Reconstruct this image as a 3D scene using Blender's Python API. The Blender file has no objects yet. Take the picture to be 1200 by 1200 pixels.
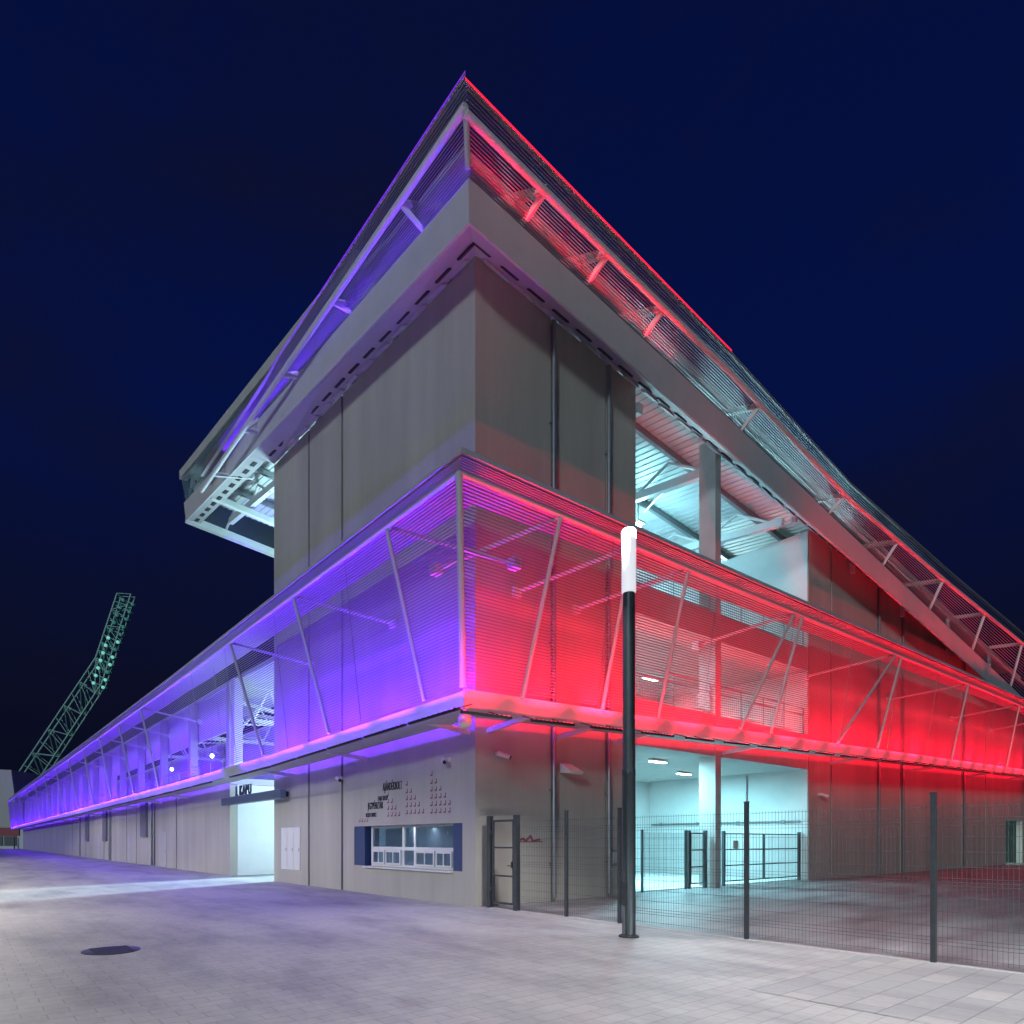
import bpy, bmesh, math, random
from mathutils import Vector, Matrix
random.seed(7)
R = math.radians
scene = bpy.context.scene
col = scene.collection

# ------------------------------------------------------------------ helpers
class MB:
    """collects simple solids and links them as one mesh object"""
    def __init__(self):
        self.v = []; self.f = []
    def add(self, vs, fs):
        b = len(self.v)
        self.v += [tuple(p) for p in vs]
        self.f += [tuple(b + i for i in q) for q in fs]
        return self
    def box(self, x0, y0, z0, x1, y1, z1):
        if x0 > x1: x0, x1 = x1, x0
        if y0 > y1: y0, y1 = y1, y0
        if z0 > z1: z0, z1 = z1, z0
        return self.add([(x0,y0,z0),(x1,y0,z0),(x1,y1,z0),(x0,y1,z0),(x0,y0,z1),(x1,y0,z1),(x1,y1,z1),(x0,y1,z1)],
                 [(0,3,2,1),(4,5,6,7),(0,1,5,4),(1,2,6,5),(2,3,7,6),(3,0,4,7)])
    def bar(self, p, q, r, n=8, r2=None):
        p = Vector(p); q = Vector(q); d = (q-p).normalized()
        u = d.cross(Vector((0,0,1)))
        if u.length < 1e-3: u = d.cross(Vector((0,1,0)))
        u.normalize(); w = d.cross(u); r2 = r if r2 is None else r2
        a0 = math.pi/n
        vs = [p + (u*math.cos(a0+2*math.pi*i/n) + w*math.sin(a0+2*math.pi*i/n))*r for i in range(n)]
        vs += [q + (u*math.cos(a0+2*math.pi*i/n) + w*math.sin(a0+2*math.pi*i/n))*r2 for i in range(n)]
        fs = [(i, (i+1)%n, n+(i+1)%n, n+i) for i in range(n)] + [tuple(range(n))[::-1], tuple(range(n, 2*n))]
        return self.add(vs, fs)
    def sq(self, p, q, w): return self.bar(p, q, w*0.7071, 4)
    def beam(self, p, q, w, h):
        """rectangular section, h measured in the vertical plane"""
        p = Vector(p); q = Vector(q); d = (q-p).normalized()
        u = d.cross(Vector((0,0,1)))
        if u.length < 1e-3: u = Vector((1,0,0))
        u.normalize(); k = u.cross(d)
        vs = []
        for e in (p, q):
            for a, b in ((-1,-1),(1,-1),(1,1),(-1,1)): vs.append(e + u*a*w/2 + k*b*h/2)
        return self.add(vs, [(0,1,2,3),(7,6,5,4),(0,4,5,1),(1,5,6,2),(2,6,7,3),(3,7,4,0)])
    def sweep(self, stations):
        """closed cross-sections (lists of points) joined along their order, capped"""
        n = len(stations[0]); vs = [p for s in stations for p in s]; fs = []
        for k in range(len(stations)-1):
            for i in range(n):
                fs.append((k*n+i, k*n+(i+1)%n, (k+1)*n+(i+1)%n, (k+1)*n+i))
        fs.append(tuple(range(n))[::-1]); m = (len(stations)-1)*n; fs.append(tuple(range(m, m+n)))
        return self.add(vs, fs)
    def sphere(self, c, r, n=12, sx=1, sy=1, sz=1):
        vs = []; fs = []; m = n//2
        for j in range(1, m):
            t = math.pi*j/m
            for i in range(n):
                a = 2*math.pi*i/n
                vs.append((c[0]+r*sx*math.sin(t)*math.cos(a), c[1]+r*sy*math.sin(t)*math.sin(a), c[2]+r*sz*math.cos(t)))
        vs.append((c[0],c[1],c[2]+r*sz)); vs.append((c[0],c[1],c[2]-r*sz)); T = len(vs)-2
        for j in range(m-2):
            for i in range(n): fs.append((j*n+i, j*n+n+i, j*n+n+(i+1)%n, j*n+(i+1)%n))
        for i in range(n):
            fs.append((T, i, (i+1)%n)); fs.append((T+1, (m-2)*n+(i+1)%n, (m-2)*n+i))
        return self.add(vs, fs)
    def lathe(self, c, prof, n=24):
        vs = []; fs = []
        for (r, z) in prof:
            for i in range(n):
                a = 2*math.pi*i/n; vs.append((c[0]+r*math.cos(a), c[1]+r*math.sin(a), c[2]+z))
        for k in range(len(prof)-1):
            for i in range(n): fs.append((k*n+i, k*n+(i+1)%n, (k+1)*n+(i+1)%n, (k+1)*n+i))
        fs.append(tuple(range(n))[::-1]); m = (len(prof)-1)*n; fs.append(tuple(range(m, m+n)))
        return self.add(vs, fs)
    def build(self, name, mat, parent=None, smooth=False, bevel=0):
        me = bpy.data.meshes.new(name); me.from_pydata(self.v, [], self.f)
        bm = bmesh.new(); bm.from_mesh(me); bmesh.ops.recalc_face_normals(bm, faces=bm.faces); bm.to_mesh(me); bm.free()
        if smooth:
            for p in me.polygons: p.use_smooth = True
            me.set_sharp_from_angle(angle=R(40))
        me.materials.append(mat)
        o = bpy.data.objects.new(name, me); col.objects.link(o); o.parent = parent
        if bevel:
            b = o.modifiers.new('bevel', 'BEVEL'); b.width = bevel; b.segments = 2; b.limit_method = 'ANGLE'
        return o

def tag(o, label=None, cat=None, group=None, kind=None):
    if label: o['label'] = label
    if cat: o['category'] = cat
    if group: o['group'] = group
    if kind: o['kind'] = kind
    return o
def thing(name, label, cat, loc=(0,0,0), rz=0, group=None):
    o = bpy.data.objects.new(name, None); col.objects.link(o); o.location = loc; o.rotation_euler = (0,0,rz)
    return tag(o, label, cat, group)
def copy_thing(o, loc, label, rz=None):
    r = o.copy(); col.objects.link(r); r.location = loc; r['label'] = label
    if rz is not None: r.rotation_euler = (0,0,rz)
    for ch in list(o.children):
        c = ch.copy(); col.objects.link(c); c.parent = r
        for g in list(ch.children):
            d = g.copy(); col.objects.link(d); d.parent = c
    return r

# ------------------------------------------------------------------ materials
def mat(name, color, rough=0.6, metal=0.0, noise=0.0, nscale=3.0, bump=0.0, bscale=40, spec=0.5, streak=False):
    m = bpy.data.materials.new(name); m.use_nodes = True
    nt = m.node_tree; b = nt.nodes['Principled BSDF']
    b.inputs['Base Color'].default_value = (*color, 1); b.inputs['Roughness'].default_value = rough
    b.inputs['Metallic'].default_value = metal; b.inputs['Specular IOR Level'].default_value = spec
    tc = nt.nodes.new('ShaderNodeTexCoord')
    if noise:
        mp = nt.nodes.new('ShaderNodeMapping'); nt.links.new(tc.outputs['Object'], mp.inputs['Vector'])
        if streak: mp.inputs['Scale'].default_value = (1, 1, .12)
        n1 = nt.nodes.new('ShaderNodeTexNoise'); n1.inputs['Scale'].default_value = nscale; n1.inputs['Detail'].default_value = 8
        n1.inputs['Roughness'].default_value = .65
        nt.links.new(mp.outputs['Vector'], n1.inputs['Vector'])
        r = nt.nodes.new('ShaderNodeValToRGB')
        r.color_ramp.elements[0].position = .3; r.color_ramp.elements[1].position = .7
        r.color_ramp.elements[0].color = (*[c*(1-noise) for c in color], 1)
        r.color_ramp.elements[1].color = (*[min(1, c*(1+noise)) for c in color], 1)
        nt.links.new(n1.outputs['Fac'], r.inputs['Fac']); nt.links.new(r.outputs['Color'], b.inputs['Base Color'])
    if bump:
        n2 = nt.nodes.new('ShaderNodeTexNoise'); n2.inputs['Scale'].default_value = bscale; n2.inputs['Detail'].default_value = 5
        nt.links.new(tc.outputs['Object'], n2.inputs['Vector'])
        bp = nt.nodes.new('ShaderNodeBump'); bp.inputs['Strength'].default_value = bump; bp.inputs['Distance'].default_value = .02
        nt.links.new(n2.outputs['Fac'], bp.inputs['Height']); nt.links.new(bp.outputs['Normal'], b.inputs['Normal'])
    return m
def emit(name, color, s):
    m = bpy.data.materials.new(name); m.use_nodes = True; b = m.node_tree.nodes['Principled BSDF']
    b.inputs['Base Color'].default_value = (*[min(.8,c) for c in color], 1)
    b.inputs['Emission Color'].default_value = (*color, 1); b.inputs['Emission Strength'].default_value = s
    return m
def glass(name, color, alpha=.3, rough=.05):
    """thin clear sheet: part transparent, part glossy/diffuse"""
    m = bpy.data.materials.new(name); m.use_nodes = True; nt = m.node_tree
    b = nt.nodes['Principled BSDF']; b.inputs['Base Color'].default_value = (*color, 1); b.inputs['Roughness'].default_value = rough
    b.inputs['Alpha'].default_value = alpha
    return m

M = dict(
 concrete = mat('concrete_panel', (.44,.415,.365), .85, noise=.16, nscale=.6, bump=.15, bscale=60, streak=True),
 inner    = mat('white_render', (.72,.74,.74), .8, noise=.04, nscale=1.5, bump=.08),
 slab     = mat('cast_slab', (.46,.45,.44), .8, noise=.08, nscale=2),
 joint    = mat('dark_joint', (.035,.035,.045), .7),
 pipe     = mat('grey_pipe', (.30,.31,.33), .35, .6, noise=.1),
 steel    = mat('white_painted_steel', (.68,.69,.70), .4, noise=.05, nscale=4),
 strut    = mat('strut_paint', (.45,.45,.46), .5),
 slat     = mat('aluminium_slat', (.27,.27,.29), .42, .25),
 slat_up  = mat('grey_slat', (.34,.34,.37), .42, .35),
 fascia   = mat('light_grey_cladding', (.56,.55,.56), .5, noise=.06, nscale=1.2),
 soffit   = mat('soffit_sheet', (.46,.45,.47), .6, noise=.06, nscale=1.5),
 dark     = mat('anthracite_coating', (.045,.052,.06), .4, .1, noise=.2, nscale=8),
 pole     = mat('pole_coating', (.035,.05,.058), .42, .1, noise=.15, nscale=9),
 wire     = mat('fence_wire', (.10,.11,.12), .5, .2),
 black    = mat('black_plastic', (.02,.02,.022), .5),
 white    = mat('white_frame', (.72,.72,.70), .4, noise=.03),
 blue     = mat('blue_reveal', (.016,.045,.14), .5, noise=.08),
 camw     = mat('camera_housing', (.7,.7,.68), .4),
 roofsh   = mat('roof_sheet', (.58,.62,.63), .5, .1, noise=.05, nscale=1),
 green    = mat('mast_paint', (.16,.34,.30), .5, .2, noise=.1),
 letters  = mat('grey_lettering', (.03,.03,.05), .6),
 motif    = mat('plum_motif', (.26,.05,.09), .6),
 redp     = mat('red_panel', (.30,.02,.04), .5, noise=.1),
 pav_w    = mat('pavilion_render', (.55,.52,.50), .8, noise=.05),
 blind    = mat('pale_blind', (.30,.40,.52), .7, noise=.08, nscale=2),
 room     = mat('dim_room', (.10,.16,.14), .8, noise=.3, nscale=1.5),
 paper    = mat('paper_sheet', (.7,.72,.74), .8),
 led_red  = emit('red_led', (1,.012,.05), 6),
 led_blue = emit('violet_led', (.20,.03,1.0), 6),
 lamp     = emit('opal_lamp', (.93,.93,1), .62),
 lamptop  = emit('lamp_core', (1,.96,.92), 22),
 cool     = emit('cool_lamp', (.72,.97,1), 18),
 mastlamp = emit('mast_lamp', (.30,1,.78), .5),
 mastoff  = emit('mast_lamp_dim', (.10,.5,.40), .16),
 pane     = glass('window_glass', (.10,.16,.24), .35, .03),
 clear    = glass('clear_roof_panel', (.20,.34,.36), .32, .12),
)

def brick_ground(name, c1, c2, mortar, bw, bh, off, mscale, patch):
    m = bpy.data.materials.new(name); m.use_nodes = True; nt = m.node_tree; b = nt.nodes['Principled BSDF']; L = nt.links.new
    tc = nt.nodes.new('ShaderNodeTexCoord')
    br = nt.nodes.new('ShaderNodeTexBrick'); br.offset = off
    br.inputs['Scale'].default_value = 1; br.inputs['Brick Width'].default_value = bw; br.inputs['Row Height'].default_value = bh
    br.inputs['Mortar Size'].default_value = mscale; br.inputs['Mortar Smooth'].default_value = .3
    br.inputs['Color1'].default_value = (*c1,1); br.inputs['Color2'].default_value = (*c2,1); br.inputs['Mortar'].default_value = (*mortar,1)
    br.inputs['Bias'].default_value = -.25
    L(tc.outputs['Object'], br.inputs['Vector'])
    n = nt.nodes.new('ShaderNodeTexNoise'); n.inputs['Scale'].default_value = .35; n.inputs['Detail'].default_value = 9; n.inputs['Roughness'].default_value = .62
    mp = nt.nodes.new('ShaderNodeMapping'); mp.inputs['Scale'].default_value = (2.2,.8,1); mp.inputs['Rotation'].default_value = (0,0,R(-28))
    L(tc.outputs['Object'], mp.inputs['Vector']); L(mp.outputs['Vector'], n.inputs['Vector'])
    rp = nt.nodes.new('ShaderNodeValToRGB'); rp.color_ramp.elements[0].position = .36; rp.color_ramp.elements[1].position = .55
    rp.color_ramp.elements[0].color = (1-patch,1-patch,1-patch*.9,1); rp.color_ramp.elements[1].color = (1.0,1.0,1.0,1)
    L(n.outputs['Fac'], rp.inputs['Fac'])
    n3 = nt.nodes.new('ShaderNodeTexNoise'); n3.inputs['Scale'].default_value = 14; n3.inputs['Detail'].default_value = 6
    L(tc.outputs['Object'], n3.inputs['Vector'])
    mr = nt.nodes.new('ShaderNodeMapRange'); mr.inputs['To Min'].default_value = .86; mr.inputs['To Max'].default_value = 1.12
    L(n3.outputs['Fac'], mr.inputs['Value'])
    mx = nt.nodes.new('ShaderNodeMix'); mx.data_type = 'RGBA'; mx.blend_type = 'MULTIPLY'; mx.inputs['Factor'].default_value = 1
    L(br.outputs['Color'], mx.inputs[6]); L(rp.outputs['Color'], mx.inputs[7])
    mx2 = nt.nodes.new('ShaderNodeMix'); mx2.data_type = 'RGBA'; mx2.blend_type = 'MULTIPLY'; mx2.inputs['Factor'].default_value = 1
    L(mx.outputs[2], mx2.inputs[6]); L(mr.outputs['Result'], mx2.inputs[7])
    L(mx2.outputs[2], b.inputs['Base Color'])
    b.inputs['Roughness'].default_value = .62
    bp = nt.nodes.new('ShaderNodeBump'); bp.inputs['Strength'].default_value = .35; bp.inputs['Distance'].default_value = .006
    L(br.outputs['Fac'], bp.inputs['Height']); bp.invert = True
    bp2 = nt.nodes.new('ShaderNodeBump'); bp2.inputs['Strength'].default_value = .25; bp2.inputs['Distance'].default_value = .008
    L(n3.outputs['Fac'], bp2.inputs['Height']); L(bp.outputs['Normal'], bp2.inputs['Normal']); L(bp2.outputs['Normal'], b.inputs['Normal'])
    return m
M['paving'] = brick_ground('plaza_pavers', (.42,.41,.40), (.37,.362,.355), (.30,.293,.288), .40, .20, .5, .008, .36)
M['paving2'] = brick_ground('large_grey_pavers', (.33,.33,.33), (.46,.44,.42), (.22,.22,.22), .60, .30, .5, .008, .22)

def asphalt():
    m = bpy.data.materials.new('yard_asphalt'); m.use_nodes = True; nt = m.node_tree; b = nt.nodes['Principled BSDF']; L = nt.links.new
    tc = nt.nodes.new('ShaderNodeTexCoord')
    n = nt.nodes.new('ShaderNodeTexNoise'); n.inputs['Scale'].default_value = .5; n.inputs['Detail'].default_value = 8; n.inputs['Roughness'].default_value = .6
    mp = nt.nodes.new('ShaderNodeMapping'); mp.inputs['Scale'].default_value = (.7,2.6,1); mp.inputs['Rotation'].default_value = (0,0,R(-48))
    L(tc.outputs['Object'], mp.inputs['Vector']); L(mp.outputs['Vector'], n.inputs['Vector'])
    rp = nt.nodes.new('ShaderNodeValToRGB'); rp.color_ramp.elements[0].position = .33; rp.color_ramp.elements[1].position = .6
    rp.color_ramp.elements[0].color = (.15,.147,.155,1); rp.color_ramp.elements[1].color = (.36,.352,.365,1)
    L(n.outputs['Fac'], rp.inputs['Fac']); L(rp.outputs['Color'], b.inputs['Base Color'])
    n2 = nt.nodes.new('ShaderNodeTexNoise'); n2.inputs['Scale'].default_value = 60; n2.inputs['Detail'].default_value = 4
    L(tc.outputs['Object'], n2.inputs['Vector'])
    bp = nt.nodes.new('ShaderNodeBump'); bp.inputs['Strength'].default_value = .4; bp.inputs['Distance'].default_value = .01
    L(n2.outputs['Fac'], bp.inputs['Height']); L(bp.outputs['Normal'], b.inputs['Normal'])
    mr = nt.nodes.new('ShaderNodeMapRange'); mr.inputs['To Min'].default_value = .35; mr.inputs['To Max'].default_value = .7
    L(n.outputs['Fac'], mr.inputs['Value']); L(mr.outputs['Result'], b.inputs['Roughness'])
    return m
M['asphalt'] = asphalt()

# ------------------------------------------------------------------ frame: x runs along the right face, y along the left face
CAM = (-10.29, -12.355, 1.65); YAW = R(37)
def world(X, Y):            # metres right of / ahead of the camera -> scene x, y
    return (CAM[0] + X*math.cos(YAW) + Y*math.sin(YAW), CAM[1] - X*math.sin(YAW) + Y*math.cos(YAW))
def pw(u, pts):             # piecewise linear
    if u <= pts[0][0]: return pts[0][1]
    for (a, b), (c, d) in zip(pts, pts[1:]):
        if u <= c: return b + (d-b)*(u-a)/(c-a)
    return pts[-1][1]
def P(side, u, o, z, mitre=False):
    """point u along a face, o metres out from its wall"""
    if mitre: u = -o
    return (u, -o, z) if side == 'R' else (-o, u, z)

# ------------------------------------------------------------------ ground
def sheet(name, pts, z, m):
    me = bpy.data.meshes.new(name); me.from_pydata([(x,y,z) for x,y in pts], [], [tuple(range(len(pts)))]); me.materials.append(m)
    o = bpy.data.objects.new(name, me); col.objects.link(o); o['kind'] = 'structure'; return o
sheet('ground', [(-900,-900),(1200,-900),(1200,1200),(-900,1200)], -.008, M['asphalt'])
sheet('plaza', [(-60,-60),(.16,-60),(.16,160),(-60,160)], 0, M['paving'])
pl = sheet('pavement', [(-3.3,-60),(.155,-60),(.155,-8.5),(-3.3,-8.65)], .004, M['paving2'])
kerb = MB().box(.16,-60,-.05,.30,-.0,.012).build('kerb', M['slab']); kerb['kind'] = 'structure'

# manhole cover
mh = thing('manhole_cover', 'round dark iron manhole cover in the plaza paving', 'manhole cover', (-8.43,-1.6,0))
b = MB().lathe((0,0,0), [(.40,.001),(.40,.010),(.37,.012)], 32)
b.build('rim', M['dark'], mh)
b = MB().lathe((0,0,0), [(.35,.002),(.35,.014),(.33,.016)], 32)
for k in range(-3,4): b.box(-.26,k*.085-.015,.015,.26,k*.085+.015,.021)
b.build('lid', M['dark'], mh)

# ------------------------------------------------------------------ main stand
stand = thing('stadium_stand', 'tall concrete stadium stand corner under a wide slatted roof, lit red and violet', 'building', (0,0,0))
H_L = lambda s: 15.9 + .1*s
H_R = lambda t: 16.40 - .085*t

def quad_prism(mb, a, b, c, d, n):
    """thick plate: quad a b c d extruded by vector n"""
    n = Vector(n); q = [Vector(p) for p in (a,b,c,d)]
    return mb.add(q + [p+n for p in q], [(0,1,2,3),(7,6,5,4),(0,4,5,1),(1,5,6,2),(2,6,7,3),(3,7,4,0)])

# left (end) wall: panels between recessed dark joints, ticket window left open
WIN = (.51, 6.11, .86, 2.10)
wl = MB()
def panel(ya, yb, za, zb_=None, zc=None):
    wl.add([(0,ya,za),(.35,ya,za),(.35,yb,za),(0,yb,za),(0,ya,zb_),(.35,ya,zb_),(.35,yb,zc),(0,yb,zc)],
           [(0,3,2,1),(4,5,6,7),(0,1,5,4),(1,2,6,5),(2,3,7,6),(3,0,4,7)])
hw = lambda y: 16.15 + .052*y
y0,y1,z0,z1 = WIN
panel(0,y0,0,hw(0),hw(y0)); panel(y1,6.86,0,hw(y1),hw(6.86)); panel(y0,y1,0,z0,z0); panel(y0,y1,z1,hw(y0),hw(y1))
panel(7.0,9.40,0,hw(7),hw(9.4)); panel(9.54,12.7,0,hw(9.54),hw(12.7))
wall_l = wl.build('wall', M['concrete'], stand)
for y in (6.93, 9.47): MB().box(.06,y-.075,0,.3,y+.075,hw(y)-.02).build('joint', M['joint'], wall_l)

# right wall: near bay up to the opening, then the long back wall
def rpanel(mb, a, b, z0=0):
    mb.add([(a,0,z0),(a,.35,z0),(b,.35,z0),(b,0,z0),(a,0,16.15-.085*a),(a,.35,16.15-.085*a),(b,.35,16.15-.085*b),(b,0,16.15-.085*b)],
           [(0,3,2,1),(4,5,6,7),(0,1,5,4),(1,2,6,5),(2,3,7,6),(3,0,4,7)])
wr = MB()
for a,bb in ((.35,2.68),(2.74,4.98),(5.04,6.41)): rpanel(wr,a,bb)
wr.box(6.06,.35,0,6.41,8,9.6)
wall_r = wr.build('wall', M['concrete'], stand)
for x in (2.70, 5.02):
    pb = MB().bar((x,-.10,.1),(x,-.10,H_R(x)-.4),.065,12)
    for z in range(1,15,2): pb.box(x-.085,-.1,z,x+.085,0,z+.05)
    pb.build('downpipe', M['pipe'], wall_r, smooth=True)
FARX = 52.0
wf = MB()
cuts = [18.0,20.05,20.20,25.3,25.42,28.1,28.22,37.95,38.15,42.8,42.95,47.6]
for i in range(0,len(cuts),2):
    a,bb = cuts[i],cuts[i+1]
    rpanel(wf,a,bb)
rpanel(wf,47.6,FARX,3.1); wf.box(FARX,0,0,70,.35,10)
wf.box(18.0,.35,0,18.35,8,14.4)
wall_f = wf.build('wall', M['concrete'], stand)
for a,bb in ((20.05,20.2),(25.3,25.42),(28.1,28.22),(37.95,38.15),(42.8,42.95)):
    MB().box(a,.05,0,bb,.3,H_R(bb)-.4).build('joint', M['joint'], wall_f)
for x in (25.2,28.3,38.2): MB().bar((x,-.08,.1),(x,-.08,H_R(x)-.5),.06,10).build('downpipe', M['pipe'], wall_f)
# passage at the far end of the right wall
MB().box(47.6,3,0,FARX+4,3.2,3.1).build('passage_wall', M['inner'], stand)

# inside the opening: return walls' lining, back wall, floors, column
MB().box(6.44,7.7,0,17.97,8,8.65).build('back_wall', M['inner'], stand)
MB().box(17.94,.03,0,17.995,7.7,14.5).build('return_wall', M['inner'], stand)
MB().box(6.415,.03,0,6.45,7.7,14.6).build('return_wall', M['inner'], stand)
MB().box(6.46,.02,4.60,17.93,7.69,6.05).build('floor_slab', M['slab'], stand)
MB().box(6.46,.02,8.68,17.93,7.69,9.62).build('floor_slab', M['slab'], stand)
for x in (10.9,): MB().box(x,.0,0,x+.36,.62,15.75).build('column', M['slab'], stand)
MB().box(6.46,.4,.004,17.93,7.69,.03).build('passage_floor', M['inner'], stand)
def railing(z, x0, x1, y):
    rb = MB()
    for h in (1.1,.82): rb.bar((x0,y,z+h),(x1,y,z+h),.022,8)
    rb.bar((x0,y,z+.12),(x1,y,z+.12),.015,6)
    n = int((x1-x0)/1.5)
    for i in range(n+1):
        x = x0+(x1-x0)*i/n; rb.bar((x,y,z),(x,y,z+1.1),.022,8)
    n = int((x1-x0)/.14)
    for i in range(n): 
        x = x0+(x1-x0)*(i+.5)/n; rb.bar((x,y,z+.12),(x,y,z+.82),.007,4)
    return rb.build('railing', M['pipe'], stand)
railing(6.05,6.5,10.85,.18); railing(6.05,11.3,17.9,.18); railing(9.62,6.5,10.85,.18); railing(9.62,11.3,17.9,.18)
cp = MB().bar((17.88,.3,2.45),(17.88,7.5,2.45),.045,8).bar((17.88,2.6,2.45),(17.88,2.6,4.55),.035,8)
for y in (1,3,5,7): cp.box(17.84,y-.05,2.38,17.938,y+.05,2.52)
cp.build('conduit', M['pipe'], stand)
dd = MB().box(17.86,4.2,.03,17.938,5.3,2.15).build('door', M['slab'], stand)
MB().bar((17.83,4.35,1.05),(17.83,4.48,1.05),.02,6).build('handle', M['dark'], dd)
lv = MB()
for k in range(9): lv.box(6.8,7.64,1.2+k*.22,7.7,7.69,1.36+k*.22)
lv.build('vent_grille', M['pipe'], stand)
# second-row inner wall openings (doors) so the back wall is not blank
for (x,z) in ((8.2,6.05),(14.2,6.05)):
    d = MB().box(x,7.66,z,x+1.0,7.70,z+2.1).build('door', M['slab'], stand)
    MB().bar((x+.9,7.64,z+1.0),(x+.78,7.64,z+1.0),.02,6).build('handle', M['dark'], d)

# ticket window
y0,y1,z0,z1 = WIN
tw = MB().box(.20,y0+.62,z0,.27,y1-.0,z1)   # back board kept hollow below by pane grid
tw = MB()
def fr(mb,ya,yb,za,zb,x0=.17,x1=.25): mb.box(x0,ya,za,x1,yb,zb)
ya,yb = 1.02,5.32
fr(tw,ya,yb,z0,z0+.07); fr(tw,ya,yb,z1-.06,z1)
for y in (ya,2.86,3.46,yb-.09): fr(tw,y,y+.09,z0+.07,z1-.06)
fr(tw,ya+.09,2.86,z0+.50,z0+.60); fr(tw,2.95,3.46,z0+.50,z0+.60); fr(tw,3.55,yb-.09,z0+.50,z0+.60)
win = tw.build('window', M['white'], stand, bevel=.006)
MB().box(.20,ya+.09,z0+.60,.206,2.86,z1-.06).box(.20,2.95,z0+.60,.206,3.46,z1-.06).box(.20,3.55,z0+.6,.206,yb-.09,z1-.06)\
    .box(.20,2.95,z0+.07,.206,3.46,z0+.50).build('pane', M['pane'], win)
for (a,bb) in ((ya+.12,1.85),(1.92,2.82),(3.6,4.42),(4.5,5.18)):
    h = MB().box(.13,a,z0+.07,.19,bb,z0+.12).box(.13,a,z0+.44,.19,bb,z0+.5).box(.13,a,z0+.12,.19,a+.05,z0+.44).box(.13,bb-.05,z0+.12,.19,bb,z0+.44).box(.13,(a+bb)/2-.02,z0+.12,.19,(a+bb)/2+.02,z0+.44)
    h = h.build('hatch', M['white'], win)
    MB().box(.155,a+.05,z0+.12,.16,bb-.05,z0+.44).build('hatch_pane', M['pane'], win)
MB().box(.10,ya-.1,z0-.04,.28,yb+.1,z0-.002).box(-.10,ya-.1,z0-.05,.099,yb+.1,z0-.012).build('sill', M['white'], win)
# blue splayed reveals at both ends
for a,bb in ((y0,ya-.005),(yb+.005,y1)):
    rv = MB()
    if a < 2: rv.box(.02,a+.002,z0+.002,.30,bb-.1,z1-.002)
    else: rv.box(.02,a+.14,z0+.002,.30,bb-.002,z1-.002)
    rv.build('reveal', M['blue'], win)
# room behind the counter
MB().box(.95,y0,z0-.2,1.0,y1,z1+.3).build('room_wall', M['blind'], win)
MB().box(.5,3.7,z0+.62,.52,5.0,z1-.1).build('blind', M['room'], win)
MB().box(.30,2.98,z0+.75,.305,3.2,z0+1.0).box(.30,1.5,z0+.95,.305,1.56,z0+1.05).build('paper_notice', M['paper'], win)
flood0 = bpy.data.lights.new('counter_fill','AREA'); flood0.size = 2.0; flood0.size_y = .2; flood0.shape = 'RECTANGLE'; flood0.energy = 10; flood0.color = (.75,.9,1)  # added fill light, brightens the panes from inside
fo = bpy.data.objects.new('counter_fill', flood0); col.objects.link(fo); fo.location = (.65,3,2.02)
# white meter cabinet
cb = MB()
for k in range(3): cb.box(-.03,10.2+k*.585,.53,.0-.001,10.2+k*.585+.56,2.15)
cab = cb.build('cabinet_door', M['white'], stand, bevel=.008)
hb = MB()
for k in range(3): hb.box(-.045,10.26+k*.585,1.25,-.031,10.29+k*.585,1.37)
hb.build('handle', M['pipe'], cab)

# lettering and motif on the left wall
def text(body, size, loc, rot, parent, m, name='lettering', sx=1.0, ext=.008):
    cu = bpy.data.curves.new(name, 'FONT'); cu.body = body; cu.size = size; cu.extrude = ext; cu.space_character = 1.12
    o = bpy.data.objects.new(name, cu); col.objects.link(o); o.location = loc; o.rotation_euler = rot; o.scale = (sx,1,1)
    cu.materials.append(m); o.parent = parent
    dg = bpy.context.evaluated_depsgraph_get(); me = bpy.data.meshes.new_from_object(o.evaluated_get(dg)); me.name = name
    o2 = bpy.data.objects.new(name, me); col.objects.link(o2); o2.location = loc; o2.rotation_euler = rot; o2.scale = (sx,1,1); o2.parent = parent
    bpy.data.objects.remove(o); return o2
RL = (R(90),0,R(-90))
text('AJÁNDÉKBOLT', .34, (-.01,4.34,3.14), RL, wall_l, M['letters'], sx=.42)
text('FAN SHOP', .20, (-.01,4.62,2.86), RL, wall_l, M['letters'], sx=.55)
text('JEGYPÉNZTÁR', .30, (-.01,5.22,2.62), RL, wall_l, M['letters'], sx=.42)
text('TICKET OFFICE', .18, (-.01,5.36,2.38), RL, wall_l, M['letters'], sx=.48)
mo = MB()
def seat_mark(y, z, s=.075):
    mo.box(-.008,y-s*.5,z,-.001,y-s*.25,z+s*1.5).box(-.008,y-s*.25,z,-.001,y+s*.6,z+s*.45)
for ybase, rows, zt in ((4.05,(1,2,3,4),2.98),(3.05,(1,2,3,4,5),3.22),(1.85,(1,2,3,4,5,5),3.40)):
    for r_, n in enumerate(rows):
        for k in range(n): seat_mark(ybase - k*.20, zt - .20*r_ - (.02 if r_ else 0), .085)
for k in range(4): seat_mark(5.75-k*.16, 2.24, .075)
mo.build('seat_motif', M['motif'], wall_l)

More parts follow.
